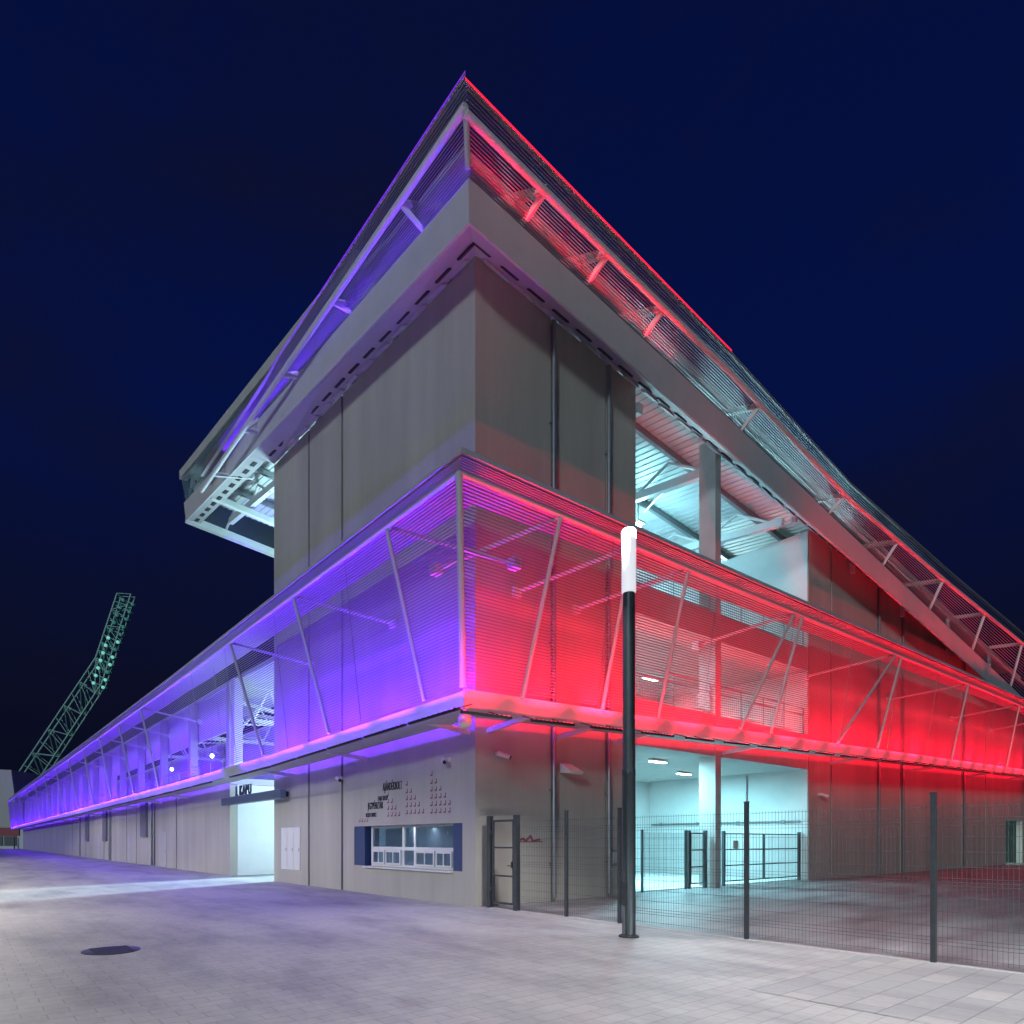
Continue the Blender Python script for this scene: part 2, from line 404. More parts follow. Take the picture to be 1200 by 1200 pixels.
# ------------------------------------------------------------------ louvred screen band
def band(side, u0, u1, parent, zb, zt, stations, led, mitre0, pitch=.068, o_b=1.78, o_t=2.38, nodes=(), ledm=None, skip=None, name_arm='arm', ledlen=1.35, ledpitch=1.95, power=1.0, corner=False, litcap=True):
    us = [u0] + [u for u in stations if u0 < u < u1] + [u1]
    def pts(prof):
        out = []
        for i,u in enumerate(us):
            out.append([P(side, u, o, z, mitre0 and i == 0) for (o,z) in prof(u)])
        return out
    root = MB()
    # bottom ledge: folded plate
    root.sweep(pts(lambda u: [(o_b-.02,zb(u)),(o_b+.05,zb(u)+.02),(o_b+.14,zb(u)+.34),(o_b+.02,zb(u)+.36),(o_b-.04,zb(u)+.30)]))
    scr = root.build('louvre_screen', M['fascia'], parent)
    # plate behind the ledge, added to cut the LED light off below
    MB().sweep(pts(lambda u: [(o_b-.05,zb(u)+.02),(.60,zb(u)+.10),(.60,zb(u)+.13),(o_b-.05,zb(u)+.05)])).build('light_baffle', M['soffit'], scr)
    # slats
    sl = MB()
    hgt = zt(u0)-.78 - (zb(u0)+.40)
    n = int(hgt/pitch)
    def slat(k, ua, ub, mi):
        f = (k+.5)/n
        st = []
        uu = [ua] + [u for u in us if ua < u < ub] + [ub]
        for i,u in enumerate(uu):
            o = o_b+.12 + (o_t-o_b-.12)*f; z = zb(u)+.40 + (zt(u)-.78-zb(u)-.40)*f
            st.append([P(side, u, oo, zz, mi and i == 0) for (oo,zz) in ((o-.022,z+.010),(o+.017,z-.010),(o+.020,z+.017),(o-.019,z+.026))])
        sl.sweep(st)
    for k in range(n):
        if skip and (k+.5)/n < skip[2]:
            if skip[0]-u0 > .1: slat(k, u0, skip[0], mitre0)
            if u1-skip[1] > .1: slat(k, skip[1], u1, False)
        else: slat(k, u0, u1, mitre0)
    # raked head: slats again, closer to the ridge
    for k in range(6):
        f = (k+.5)/6; st = []
        for i,u in enumerate(us):
            o = o_t+.02-.26*f; z = zt(u)-.70+.52*f
            st.append([P(side, u, oo, zz, mitre0 and i == 0) for (oo,zz) in ((o-.03,z),(o+.022,z-.012),(o+.026,z+.022),(o-.03,z+.034))])
        sl.sweep(st)
    sl.build('slats', M['slat'], scr)
    # ridge cap + chord
    MB().sweep(pts(lambda u: [(o_t-.20,zt(u)-.20),(o_t-.12,zt(u)-.20),(o_t-.24,zt(u)+.0),(o_t-.62,zt(u)+.04),(o_t-.62,zt(u)+.0),(o_t-.30,zt(u)-.03)])).build('ridge_cap', M['fascia'], scr)
    MB().sweep(pts(lambda u: [(o_t-.64,zt(u)+.02),(.45,zt(u)+.06),(.45,zt(u)+.10),(o_t-.64,zt(u)+.06)])).build('screen_roof', M['soffit'], scr)
    ch = MB()
    for i in range(len(us)-1):
        ch.bar(P(side,us[i],o_t+.09,zt(us[i])-.80, mitre0 and i==0), P(side,us[i+1],o_t+.09,zt(us[i+1])-.80), .06, 10)
    ch.build('top_chord', M['strut'], scr, smooth=True)
    # panel seams
    sm = MB(); u = math.ceil(u0/2.3+.2)*2.3
    while u < u1-.3:
        if not (skip and skip[0]-.05 < u < skip[1]+.05):
            MB().beam(P(side,u,o_b+.155,zb(u)+.40), P(side,u,o_t+.035,zt(u)-.76), .016, .012).build('seam', M['pipe'], scr)
        u += 4.6
    # struts and arms
    for (ut, ubt, arm) in nodes:
        n_ = P(side,ut,o_t+.09,zt(ut)-.80)
        MB().bar(n_, P(side,ubt,o_b+.20,zb(ubt)+.34), .05, 10).build('strut', M['strut'], scr, smooth=True)
        if arm:
            a2 = P(side,ut+arm,.0,zt(ut)-1.55)
            ab = MB().bar(n_, a2, .05, 8)
            q = Vector(a2); ab.box(q.x-.12,q.y-.12,q.z-.12,q.x+.12,q.y+.12,q.z+.12)
            ab.build('arm', M['steel'], scr)
            lb = MB().beam(P(side,ut,o_b-.04,zb(ut)+.12), P(side,ut,0,zb(ut)-.05), .08, .12)
            lb.build('bracket', M['steel'], scr)
    # LED bars outside the ledge, little black housings on clips
    u = u0 + (.35 if not mitre0 else -o_b-.48); cols = M['led_red'] if led == 'red' else M['led_blue']
    c = (1,.008,.035) if led == 'red' else (.13,.014,1.0)
    cnt = 0
    while u + ledlen < u1 and cnt < 100:
        um = u + ledlen/2; z = zb(um)
        bb = MB().beam(P(side,u,o_b+.50,zb(u)-.18), P(side,u+ledlen,o_b+.50,zb(u+ledlen)-.18), .07, .05)
        for q in (u+.2, u+ledlen-.2): bb.beam(P(side,q,o_b+.02,zb(q)+.0), P(side,q,o_b+.50,zb(q)-.17), .03, .02)
        h = bb.build('led_bar', M['black'], scr)
        gl = MB()
        nd = 10
        for k in range(nd):
            q = u+.08+(ledlen-.16)*k/(nd-1); x,y,zz = P(side,q,o_b+.50,zb(q)-.156); gl.box(x-.015,y-.015,zz-.002,x+.015,y+.015,zz+.012)
        gl.build('diode_row', ledm, scr)
        d = bpy.data.lights.new('led', 'AREA'); d.shape = 'RECTANGLE'; d.size = ledlen; d.size_y = .05; d.color = c
        d.energy = LEDX*power*ledlen/1.35*(1 if led == 'red' else 1.3)*(.6+.9*random.random())*(1.7 if led == 'red' and 0 < um < 4.2 else 1)
        lo = bpy.data.objects.new('led', d); col.objects.link(lo)
        lo.location = P(side,um,o_b+.50,z-.135); d.spread = R(96)
        # aim up and a little towards the wall
        inn = Vector((0,1,0)) if side == 'R' else Vector((1,0,0)); aim = (Vector((0,0,1)) + inn*.10).normalized()
        ax = Vector((1,0,0)) if side == 'R' else Vector((0,1,0)); zz = -aim; yy = zz.cross(ax).normalized()
        lo.rotation_euler = Matrix((ax, yy, zz)).transposed().to_euler(); lo.parent = scr
        d2 = bpy.data.lights.new('led_spill', 'AREA'); d2.shape = 'RECTANGLE'; d2.size = ledlen; d2.size_y = .04; d2.color = c; d2.spread = R(150)
        d2.energy = 9*ledlen/1.35*(1 if led == 'red' else .6)
        l2 = bpy.data.objects.new('led_spill', d2); col.objects.link(l2); l2.location = P(side,um,o_b+.46,z-.15)
        aim = (Vector((0,0,1))*.75 + inn).normalized(); zz = -aim; yy = zz.cross(ax).normalized()
        l2.rotation_euler = Matrix((ax, yy, zz)).transposed().to_euler(); l2.parent = scr
        u += ledpitch; cnt += 1
    return scr

WX = 4.0
def wash(side, u0, u1, o, zf, c, power, aim_in, aim_up, step, parent, w=.06, spread=180):
    """row of long LED area lights along a face, added with no tube meshes"""
    u = u0
    while u < u1-.05:
        v = min(u+step, u1); um = (u+v)/2
        d = bpy.data.lights.new('led_wash', 'AREA'); d.shape = 'RECTANGLE'; d.size = (v-u)*.96; d.size_y = w; d.color = c
        d.energy = power*(v-u)*WX
        d.spread = R(spread)
        lo = bpy.data.objects.new('led_wash', d); col.objects.link(lo); lo.location = P(side,um,o,zf(um))
        inn = Vector((0,1,0)) if side == 'R' else Vector((1,0,0)); aim = (Vector((0,0,1))*aim_up + inn*aim_in).normalized()
        ax = Vector((1,0,0)) if side == 'R' else Vector((0,1,0))
        if zf(v) != zf(u): ax = (Vector(P(side,v,o,zf(v))) - Vector(P(side,u,o,zf(u)))).normalized()
        zz = (-aim - ax*(-aim).dot(ax)).normalized(); yy = zz.cross(ax).normalized()
        lo.rotation_euler = Matrix((ax, yy, zz)).transposed().to_euler(); lo.parent = parent
        u = v

LEDX = 105
RED = (1,.008,.035); BLU = (.12,.010,1.0)
zbR = lambda u: 4.45 + .030*max(u,-2); ztR = lambda u: 9.60 + .018*max(u,-2)
zbL = lambda u: pw(u, [(-2,4.46),(8,4.17),(20,4.08),(60,3.95),(135,3.75)]); ztL = lambda u: pw(u, [(-2,9.60),(20,9.45),(60,9.5),(135,9.7)])
ztop0 = 9.6
stR = [6,12,18,26,36,44]; stL = [8,20,40,60,90]
nodesR = [(.4,-.3,-1.6),(2.95,2.4,-1.6),(5.35,4.7,-1.7),(11.36,8.9,-1.6),(11.9,10.8,0),(20.0,15.8,-2.3),(20.6,19.5,0),(29.4,28.7,-3),(38.9,38.5,-3),(47,46.5,-3)]
scrR = band('R', 0, 52, stand, zbR, ztR, stR, 'red', True, nodes=nodesR, ledm=M['led_red'], power=1.0)
nodesL = [(.2,-.6,-1.6),(5.3,4.0,-1.6),(10.7,8.8,-1.6)]
scrL = band('L', 0, 13.0, stand, zbL, ztL, stL, 'blue', True, nodes=nodesL, ledm=M['led_blue'], power=1.0, ledlen=1.8, ledpitch=1.95)
# corner post where the two screens meet
MB().bar((-1.97,-1.97,4.80),(-2.46,-2.46,8.82),.075,10).build('corner_post', M['strut'], scrR, smooth=True)
wash('R', -1.2, 52, 1.35, lambda u: zbR(u)+.30, RED, 11, .45, 1, 5.3, scrR)
wash('L', -1.2, 13.0, 1.35, lambda u: zbL(u)+.30, BLU, 20, .45, 1, 4.8, scrL)
wash('R', -1.6, 52, 1.78, lambda u: ztR(u)-.55, RED, 3, -.4, 1, 5.3, scrR)
wash('L', -1.6, 13.0, 1.78, lambda u: ztL(u)-.55, BLU, 3.5, -.4, 1, 4.8, scrL)

wash('L', -1.8, 13.0, 1.98, lambda u: zbL(u)-.14, BLU, 3.0, -.5, -1, 4.8, scrL)  # added downlight for the violet LED spill on the plaza
wash('R', 17, 52, 1.6, lambda u: zbR(u)-.10, RED, 1.2, 1, -.55, 7, scrR)  # added red light aimed at the wall below the ledge
def uplights(side, spans, zt, c, p, parent):
    for a,bb in spans:
        m = MB().beam(P(side,a,1.93,zt(a)+.09), P(side,bb,1.93,zt(bb)+.09), .07, .06)
        m.build('uplight', M['black'], parent)
        wash(side, a, bb, 1.93, lambda u: zt(u)+.125, c, p, .12, 1, 6, parent, .05, 64)
uplights('L', ((-1.8,5.5),(6.2,12.8)), ztL, BLU, .9, scrL)
uplights('R', ((-1.8,.7),(7.6,10.2)), ztR, RED, 1.1, scrR)
uplights('R', ((15,26),(26.5,38),(38.5,50)), ztR, RED, 2.2, scrR)
# ------------------------------------------------------------------ roof
roof = None
zfR = lambda t: 15.56 - .115*max(t,-1.0); zfL = lambda s: 15.56 + .10*max(s,-1.0)
TOP = 21.4
zuR = lambda t: pw(t, [(-1.6,17.95),(9,16.85),(18,15.7),(30,15.2),(52,14.6)])
zuL = lambda s: pw(s, [(-1.6,17.95),(17,17.75),(22,18.3)])
# roof sheet (underside visible) with a light top skin
def zs(t, s): return 16.75 - .09*t + .10*s
rs = MB()
NX, NS = 26, 1
g = [[(t, s, zs(t,s)) for s in (0.4, TOP-.3)] for t in [ -.6 + 52.6*i/NX for i in range(NX+1)]]
nrib = 170
for i in range(nrib):
    t0 = -.6 + 52.6*i/nrib; t1 = -.6 + 52.6*(i+1)/nrib; tm = t0+(t1-t0)*.45
    for (a,bb,dz) in ((t0,tm,0),(tm,t1,.03)):
        rs.add([(a,.4,zs(a,.4)+dz),(bb,.4,zs(bb,.4)+dz),(bb,TOP-.3,zs(bb,TOP-.3)+dz),(a,TOP-.3,zs(a,TOP-.3)+dz),
                (a,.4,zs(a,.4)+.16),(bb,.4,zs(bb,.4)+.16),(bb,TOP-.3,zs(bb,TOP-.3)+.16),(a,TOP-.3,zs(a,TOP-.3)+.16)],
               [(0,3,2,1),(4,5,6,7),(0,1,5,4),(1,2,6,5),(2,3,7,6),(3,0,4,7)])
roof = rs.build('roof', M['roofsh'], stand)
# rafters and purlins under the sheet
for t in (1.0, 6.8, 11.1, 16.0, 22.0, 28.0, 34.0, 40.0, 46.0):
    r_ = MB().beam((t,.1,zs(t,.1)-1.0),(t,TOP-.6,zs(t,TOP)-.75),.22,.30)
    for k in range(7):
        s0 = .5+k*3.0
        r_.bar((t,s0,zs(t,s0)-.95),(t,s0+1.5,zs(t,s0+1.5)-.12),.06,6).bar((t,s0+1.5,zs(t,s0+1.5)-.12),(t,s0+3,zs(t,s0+3)-.9),.06,6)
    r_.build('rafter', M['steel'], roof)
for s in (1.6, 4.4, 7.2, 10.0, 12.8, 15.6, 18.4):
    MB().beam((-.4,s,zs(-.4,s)-.14),(51,s,zs(51,s)-.14),.14,.24).build('purlin', M['pipe'], roof)
for (t,s) in ((7,2),(11.3,2),(16.2,2),(7,10),(11.3,10),(16.2,10)):
    MB().bar((t,s,zs(t,s)-.8),(t+4.4,s+7,zs(t+4.4,s+7)-.3),.04,6).build('tie_rod', M['steel'], roof)
# fascia plates
def sweep_face(side, us, prof, mi=True):
    return [[P(side,u,o,z,mi and i==0) for (o,z) in prof(u)] for i,u in enumerate(us)]
fR = MB().sweep(sweep_face('R',[0,10,20,30,40,52], lambda t: [(1.0,zfR(t)),(1.06,zfR(t)+.0),(1.16,zfR(t)+.88),(1.10,zfR(t)+.9)])).build('fascia', M['fascia'], roof)
fL = MB().sweep(sweep_face('L',[0,10,TOP], lambda s: [(1.0,zfL(s)),(1.06,zfL(s)+.0),(1.16,zfL(s)+.86),(1.10,zfL(s)+.88)])).build('fascia', M['fascia'], roof)
# soffit strip from fascia foot to the wall, with slots and lapped edge plates
def soffit(side, us, zf, zw, u1):
    g = lambda u, f: (.99-.97*f, zf(u)+.02+(zw(u)-zf(u)-.0)*f)
    pr = lambda u: [g(u,0), g(u,1), (.02, zw(u)+.09), (.99, zf(u)+.09)]
    so = MB().sweep(sweep_face(side, us, pr)).build('soffit', M['soffit'], roof)
    sl = MB(); u = -.45
    def q(mb, ua, ub, f0, f1, n):
        a = []
        for (uu,ff) in ((ua,f0),(ub,f0),(ub,f1),(ua,f1)):
            o,z = g(uu,ff); a.append(P(side,uu,o,z))
        quad_prism(mb, *a, n)
    while u < u1:
        q(sl, u, u+.56, .52, .62, (0,0,-.05)); u += .92
    sl.build('slot', M['joint'], roof)
    pl_ = MB(); u = .15; k = 0
    while u < u1-1:
        q(pl_, u, u+.62, .80-.04*(k%2), .93+.03*(k%3), (0,0,-.07)); u += .92; k += 1
    pl_.build('edge_plate', M['fascia'], roof)
    return so
soffit('R',[0,10,20,30,40,52], zfR, lambda t: 16.15-.085*max(t,-1), 50); soffit('L',[0,6,12.6], zfL, lambda s: 16.15+.052*max(s,-1), 12)
so2 = MB().sweep(sweep_face('L',[12.6,TOP], lambda s: [(.99,zfL(s)+.02),(.40,zfL(s)+.0),(.40,zfL(s)+.07),(.99,zfL(s)+.09)], False)).build('soffit', M['soffit'], roof)
sl = MB(); u = 13
while u < TOP-.6:
    sl.beam(P('L',u,.66,zfL(u)+.0),P('L',u+.42,.66,zfL(u+.42)+.0),.16,.03); u += .85
sl.build('slot', M['joint'], roof)
# slatted screens above the fascia
def roof_slats(side, us, zlo, zhi, pitch, wl_):
    sl = MB()
    n = int((zhi(0)-zlo(0)-.9)/pitch)
    for k in range(n+1):
        f = k/n; st = []
        uu = us if k % 3 == 0 else [u for u in us if u <= wl_]
        for i,u in enumerate(uu):
            lo = zlo(u)+.95; hi = max(zhi(u), lo+.05)
            o = 1.12+.48*f; z = lo+(hi-lo)*f
            st.append([P(side,u,oo,zz,i==0) for (oo,zz) in ((o-.02,z+.003),(o+.014,z-.007),(o+.016,z+.007),(o-.018,z+.016))])
        sl.sweep(st)
    return sl.build('slats', M['slat_up'], roof)
roof_slats('R',[0,9,18,30,52], zfR, zuR, .066, 99); roof_slats('L',[0,8,17], zfL, zuL, .066, 99)
# top edge rails with LED line
for side, us, zu in (('R',[0,9,18,30,52],zuR),('L',[0,8,17],zuL)):
    MB().sweep(sweep_face(side, us, lambda u: [(1.52,zu(u)+.02),(1.64,zu(u)+.02),(1.60,zu(u)+.10),(1.50,zu(u)+.10)])).build('edge_rail', M['fascia'], roof)
    ch = MB()
    for i in range(len(us)-1):
        a = P(side,us[i],1.60,zu(us[i])-.62,i==0); c_ = P(side,us[i+1],1.60,zu(us[i+1])-.62)
        ch.bar(a, c_, .09, 10)
    ch.build('top_chord', M['steel'], roof, smooth=True)
MB().sweep(sweep_face('R',[0,9], lambda u: [(1.645,zuR(u)+.03),(1.665,zuR(u)+.03),(1.655,zuR(u)+.065),(1.635,zuR(u)+.065)])).build('led_line', emit('red_edge_led',(1,.012,.05),1.6), roof)
MB().sweep(sweep_face('L',[0,9], lambda u: [(1.645,zuL(u)+.03),(1.665,zuL(u)+.03),(1.655,zuL(u)+.065),(1.635,zuL(u)+.065)])).build('led_line', emit('violet_edge_led',(.28,.04,.85),.55), roof)
MB().bar((-1.24,-1.24,16.5),(-1.60,-1.60,17.3),.07,10).build('corner_post', M['strut'], roof, smooth=True)
# struts and cranked rafter ends
for t in (.9,3.2,5.6,10.9,17.5,23,29,36,44):
    n_ = P('R',t,1.56,zuR(t)-.62)
    MB().beam(n_, P('R',t-.35,1.05,zfR(t)+.95), .10, .12).build('strut', M['steel'], roof)
    MB().beam(n_, P('R',t-1.2,.2,zuR(t)-.75), .13, .18).beam(P('R',t-1.2,.2,zuR(t)-.75), P('R',t-1.2,.2,zfR(t)+.7), .16, .16).build('bracket', M['steel'], roof)
for s in (1.0,4.6,8.2,11.8,15.4):
    n_ = P('L',s,1.56,zuL(s)-.62)
    MB().beam(n_, P('L',s-.35,1.05,zfL(s)+.95), .08, .10).build('strut', M['steel'], roof)
    MB().beam(n_, P('L',s-.9,.2,zuL(s)-.7), .10, .14).beam(P('L',s-.9,.2,zuL(s)-.7), P('L',s-.9,.2,zfL(s)+.7), .12, .12).build('bracket', M['steel'], roof)
# upper roof body: top sheet carried above, glazed gable on the left end and along the back
zg = lambda s: 19.25 + .105*s
def ztopsheet(t, s): return 19.25 - .10*t + .105*s
ts = MB().add([(.1,.6,ztopsheet(0,0)),(52,.6,ztopsheet(52,0)),(52,25,ztopsheet(52,25)),(.1,25,ztopsheet(0,25)),
               (.1,.6,ztopsheet(0,0)+.2),(52,.6,ztopsheet(52,0)+.2),(52,25,ztopsheet(52,25)+.2),(.1,25,ztopsheet(0,25)+.2)],
              [(0,3,2,1),(4,5,6,7),(0,1,5,4),(1,2,6,5),(2,3,7,6),(3,0,4,7)])
ts.build('top_sheet', M['roofsh'], roof)
MB().sweep([[(-.32,s,zg(s)-.1),(.1,s,zg(s)-.06),(.1,s,zg(s)+.30),(-.32,s,zg(s)+.36)] for s in (5.5,25.4)]).build('coping', M['fascia'], roof)
gp = MB()
quad_prism(gp,(-.25,5.5,zfL(5.5)+.9),(-.9,TOP,zfL(TOP)+.8),(-.25,25.2,zg(25.2)-.1),(-.25,5.5,zg(5.5)-.1),(.02,0,0))
gp.build('gable_glazing', M['clear'], roof)
for k in range(9):
    s = 6.5+k*2.1
    MB().bar((.1,s,zs(0,s)+.2),(.1,s+1.05,zg(s+1)-.1),.07,6).bar((.1,s+1.05,zg(s+1)-.1),(.1,s+2.1,zs(0,s+2.1)+.2),.07,6).build('truss_web', M['steel'], roof)
MB().beam((.1,5,zs(0,5)+.25),(.1,TOP,zs(0,TOP)+.25),.16,.2).build('truss_chord', M['steel'], roof)
MB().beam((.1,5,zg(5)-.9),(.1,24,zg(24)-.9),.14,.18).build('truss_chord', M['steel'], roof)
# front edge of the roof, far over the seats, and a glazed strip before it
zt_ = zfL(TOP)
MB().beam((-1.05,TOP,zt_+.12),(52,TOP,zt_+.12-6),.3,.34).build('front_beam', M['steel'], roof)
MB().beam((-.9,TOP-3.6,zfL(TOP-3.6)+.12),(52,TOP-3.6,zfL(TOP-3.6)+.12-6),.22,.26).build('front_beam', M['steel'], roof)
for t in (-.8,5,11,17): MB().beam((t,TOP-3.6,zfL(TOP-3.6)+.12-.115*t),(t,TOP,zt_+.12-.115*t),.14,.18).build('rung', M['steel'], roof)
ff = MB(); quad_prism(ff,(-.9,TOP+.2,zt_+.3),(52,TOP+.2,zt_-5.7),(52,25.2,zg(25.2)-5.4),(-.25,25.2,zg(25.2)-.1),(0,.02,0)); ff.build('front_glazing', M['clear'], roof)

wash('R', -1.28, 6.6, 1.30, lambda u: zfR(u)+.93, RED, 1.7, -.12, 1, 2.5, roof, .03)
wash('L', -1.28, 15, 1.30, lambda u: zfL(u)+.91, BLU, 1.3, -.12, 1, 3.9, roof, .03)
wash('R', 8.5, 20, .55, lambda u: zfR(u)+1.1, (.45,.92,1), 1.3, -.7, 1, 3.9, roof, .05)  # added cyan light inside the roof void
wash('R', 21, 50, 1.30, lambda u: zfR(u)+.93, RED, .1, -.12, 1, 7, roof, .03)
for o_,dz in ((.55,1.75),(.25,2.35)):
    m = MB()
    for a,bb in ((6,10.9),(11.2,17.4),(17.8,23),(23.3,36),(36.3,50)): m.beam(P('R',a,o_,zfR(a)+dz+.02*a),P('R',bb,o_,zfR(bb)+dz+.02*bb),.12,.14)
    m.build('longitudinal_beam', M['steel'], roof)

# ------------------------------------------------------------------ long low stand on the left
wing = thing('low_stand', 'long low stadium stand with concrete panels under a violet lit screen', 'building', (0,18.0,0))
LW = 135-18
ww = MB(); edges = [0]
jl = [9.2,14.7,19.7,23,29.2,32.3,38,42.5,46,51.3,58,64,71,79,88,97,106,LW]
a = 0
for j in jl:
    ww.box(0,a,0,.35,j-.09,4.3); a = j+.09
wwall = ww.build('wall', M['concrete'], wing)
jb = MB()
for j in jl[:-1]: MB().box(.06,j-.09,0,.3,j+.09,4.25).build('joint', M['joint'], wwall)
for j in (14.3,14.95,29.0,29.6,45.6): MB().bar((-.07,j,.05),(-.07,j,4.25),.06,8).build('downpipe', M['pipe'], wwall)
for (y,h) in ((11.4,2.2),(21.6,2.0),(34.2,2.1)):
    d = MB().box(-.02,y,0.02,-.002,y+1.2,h).build('door', M['slab'], wing)
    MB().bar((-.05,y+.15,1.0),(-.05,y+.3,1.0),.018,6).build('handle', M['dark'], d)
for (y,h) in ((16.2,1.9),(30.6,1.6),(40,1.6)):
    MB().box(-.16,y,h,-.002,y+1.6,4.2).build('column_cladding', mat('casing_grey',(.17,.17,.20),.6), wing)  # dark grey cladding boxes proud of the wall
# concourse floor behind the screen, back wall, columns and roof edge
MB().box(.02,0,4.32,6,LW,4.6).build('floor_slab', M['slab'], wing)
MB().box(6,4,4.6,6.25,LW,9.2).build('back_wall', M['inner'], wing)
MB().box(.5,.9,7.1,.62,30,9.24).box(.5,30,4.6,.62,LW,9.24).build('upper_panel', M['inner'], wing)
rb = MB().box(.4,-5.0,9.25,4.2,LW,9.45).build('roof', M['roofsh'], wing)
for k in range(19):
    y = .25 + 6.3*k
    if y > LW: break
    MB().box(.05,y,4.6,.45,y+.4,9.2).build('column', M['slab'], wing)
rl = MB()
for h in (1.1,.6): rl.bar((.3,0,4.6+h),(.3,LW,4.6+h),.025,6)
for k in range(60): rl.bar((.3,k*1.95,4.6),(.3,k*1.95,5.7),.02,4)
rl.build('railing', M['pipe'], wing)
for k in range(3):
    y = 3+8*k
    tr = MB().beam((.5,y,9.0),(6,y,8.2),.15,.2).bar((.5,y,7.6),(6,y,8.1),.05,6)
    for q in range(4): tr.bar((.5+q*1.35,y,7.6+.1*q),(1.2+q*1.35,y,8.9-.12*q),.035,5).bar((1.2+q*1.35,y,8.9-.12*q),(1.85+q*1.35,y,7.7+.1*q),.035,5)
    tr.build('truss', M['steel'], wing)
zbW = lambda u: zbL(u+18); ztW = lambda u: ztL(u+18)
nodesW = [(-7.3+14,5.0,-2),(12.5,10.8,-2),(19,17.5,-2),(26,24.5,-2),(34,32,-2),(43,41,-2),(53,51,-2),(64,62,-2),(76,74,-2),(90,88,-2),(104,102,-2)]
scrW = band('L', -5.0, LW, wing, zbW, ztW, [q-18 for q in (20,40,60,90)], 'blue', False, nodes=nodesW, ledm=M['led_blue'], power=1.0, ledlen=2.6, ledpitch=2.9)
wash('L', -5, LW, 1.35, lambda u: zbW(u)+.30, BLU, 16, .45, 1, 8.0, scrW)
wash('L', -5, LW, 1.78, lambda u: ztW(u)-.55, BLU, 2.5, -.4, 1, 10, scrW)
ec = MB(); quad_prism(ec, P('L',LW+.03,.0,zbW(LW)), P('L',LW+.03,1.9,zbW(LW)), P('L',LW+.03,2.4,ztW(LW)-.7), P('L',LW+.03,.0,ztW(LW)-.7),(0,.06,0)); ec.build('end_panel', M['slat'], scrW)
wash('L', -5, LW, 1.98, lambda u: zbW(u)-.14, BLU, 4.0, -.5, -1, 9, scrW)  # added downlight, violet spill along the low stand
# gate passage between the two stands
MB().box(.36,-.02,0,5.2,.3,4.3).build('passage_wall', M['inner'], wing)
MB().box(.02,-.55,4.6,.42,-.1,9.2).build('column', M['inner'], wing)

# grandstand trusses seen through the gap
gs = thing('grandstand_frame', 'white steel truss frame lit up inside the stadium, seen through the gap', 'grandstand', (0,0,0))
for q,(yy,xx) in enumerate(((19,6.5),(26,9),(36,13))):
    t_ = MB()
    for zz in (9.3,7.6): t_.beam((1.5,yy+0,zz),(xx+14,yy+0,zz-.4*(zz>9)),.16,.2)
    for k in range(14):
        x0 = 1.5+k*1.6; t_.bar((x0,yy,7.6),(x0+.8,yy,9.25),.06,6).bar((x0+.8,yy,9.25),(x0+1.6,yy,7.6),.06,6)
    t_.build('truss', M['steel'], gs)
st_ = MB()
for k in range(12): st_.box(24+k*.9,14,4.6+.38*k,60,50,4.6+.38*(k+1)) if k == 0 else st_.box(24+k*.9,14,4.6+.38*k+.002,60,50,4.6+.38*(k+1))
st_.build('terrace', M['inner'], gs)

# ------------------------------------------------------------------ gate sign beam in the gap
sb = thing('gate_sign', 'blue-grey sign beam with gate lettering across the bright passage', 'sign', (-.3,0,0))
MB().box(-.12,11.1,3.26,.12,17.98,3.62).build('beam', mat('sign_blue_grey',(.16,.21,.28),.35,.2), sb, bevel=.02)
MB().box(.12,11.3,3.35,.29,11.5,3.55).box(.12,17.95,3.35,.29,17.75,3.55).build('bracket', M['dark'], sb)
text('I. KAPU', .62, (0,16.35,3.64), RL, sb, M['letters'], sx=.85, ext=.03)

# ------------------------------------------------------------------ small fittings
def wall_camera(loc, rz, label):
    t = thing('security_camera', label, 'camera', loc, rz, 'security cameras on the walls')
    MB().box(-.05,-.05,-.05,.0,.05,.05).bar((-.05,0,0),(-.16,0,-.02),.02,8).build('bracket', M['camw'], t)
    c = MB().bar((-.14,.10,.0),(-.30,-.16,-.10),.065,14).build('housing', M['camw'], t, smooth=True)
    MB().bar((-.295,-.155,-.098),(-.315,-.19,-.112),.05,14).build('lens', M['black'], c)
    return t
wall_camera((0,1.04,3.76), 0, 'white bullet camera on the pale wall above the ticket window')
wall_camera((0,6.93,3.73), R(20), 'small camera mounted on the dark joint beside the lettering')
wall_camera((.71,0,3.85), R(90), 'white bullet camera on the brown wall right of the corner')
wall_camera((18.9,0,3.6), R(90), 'tiny camera on the red lit wall beside the opening')
dl = thing('dome_lamp', 'pale egg shaped dome hanging under the screen corner', 'dome camera', (-1.72,-1.72,4.2))
MB().bar((0,0,.30),(0,0,.12),.03,8).box(-.07,-.07,.24,.07,.07,.30).build('stem', M['camw'], dl)
MB().sphere((0,0,-.02),.15,16,1,1,1.3).build('dome', mat('dome_shell',(.62,.62,.52),.3), dl, smooth=True)
fl = thing('wall_floodlight', 'grey wedge floodlight fixed beside the first downpipe', 'floodlight', (3.12,0,3.62))
MB().box(-.06,-.12,-.04,.06,0,.04).build('bracket', M['dark'], fl)
MB().add([(-.22,-.12,.16),(.22,-.12,.16),(.28,-.55,-.10),(-.28,-.55,-.10),(-.22,-.12,-.12),(.22,-.12,-.12),(.28,-.50,-.16),(-.28,-.50,-.16)],
   [(0,1,2,3),(7,6,5,4),(0,4,5,1),(1,5,6,2),(2,6,7,3),(3,7,4,0)]).build('housing', M['camw'], fl, bevel=.01)
jbx = thing('junction_box', 'small grey junction box on the second downpipe behind the fence', 'box', (5.25,0,1.15))
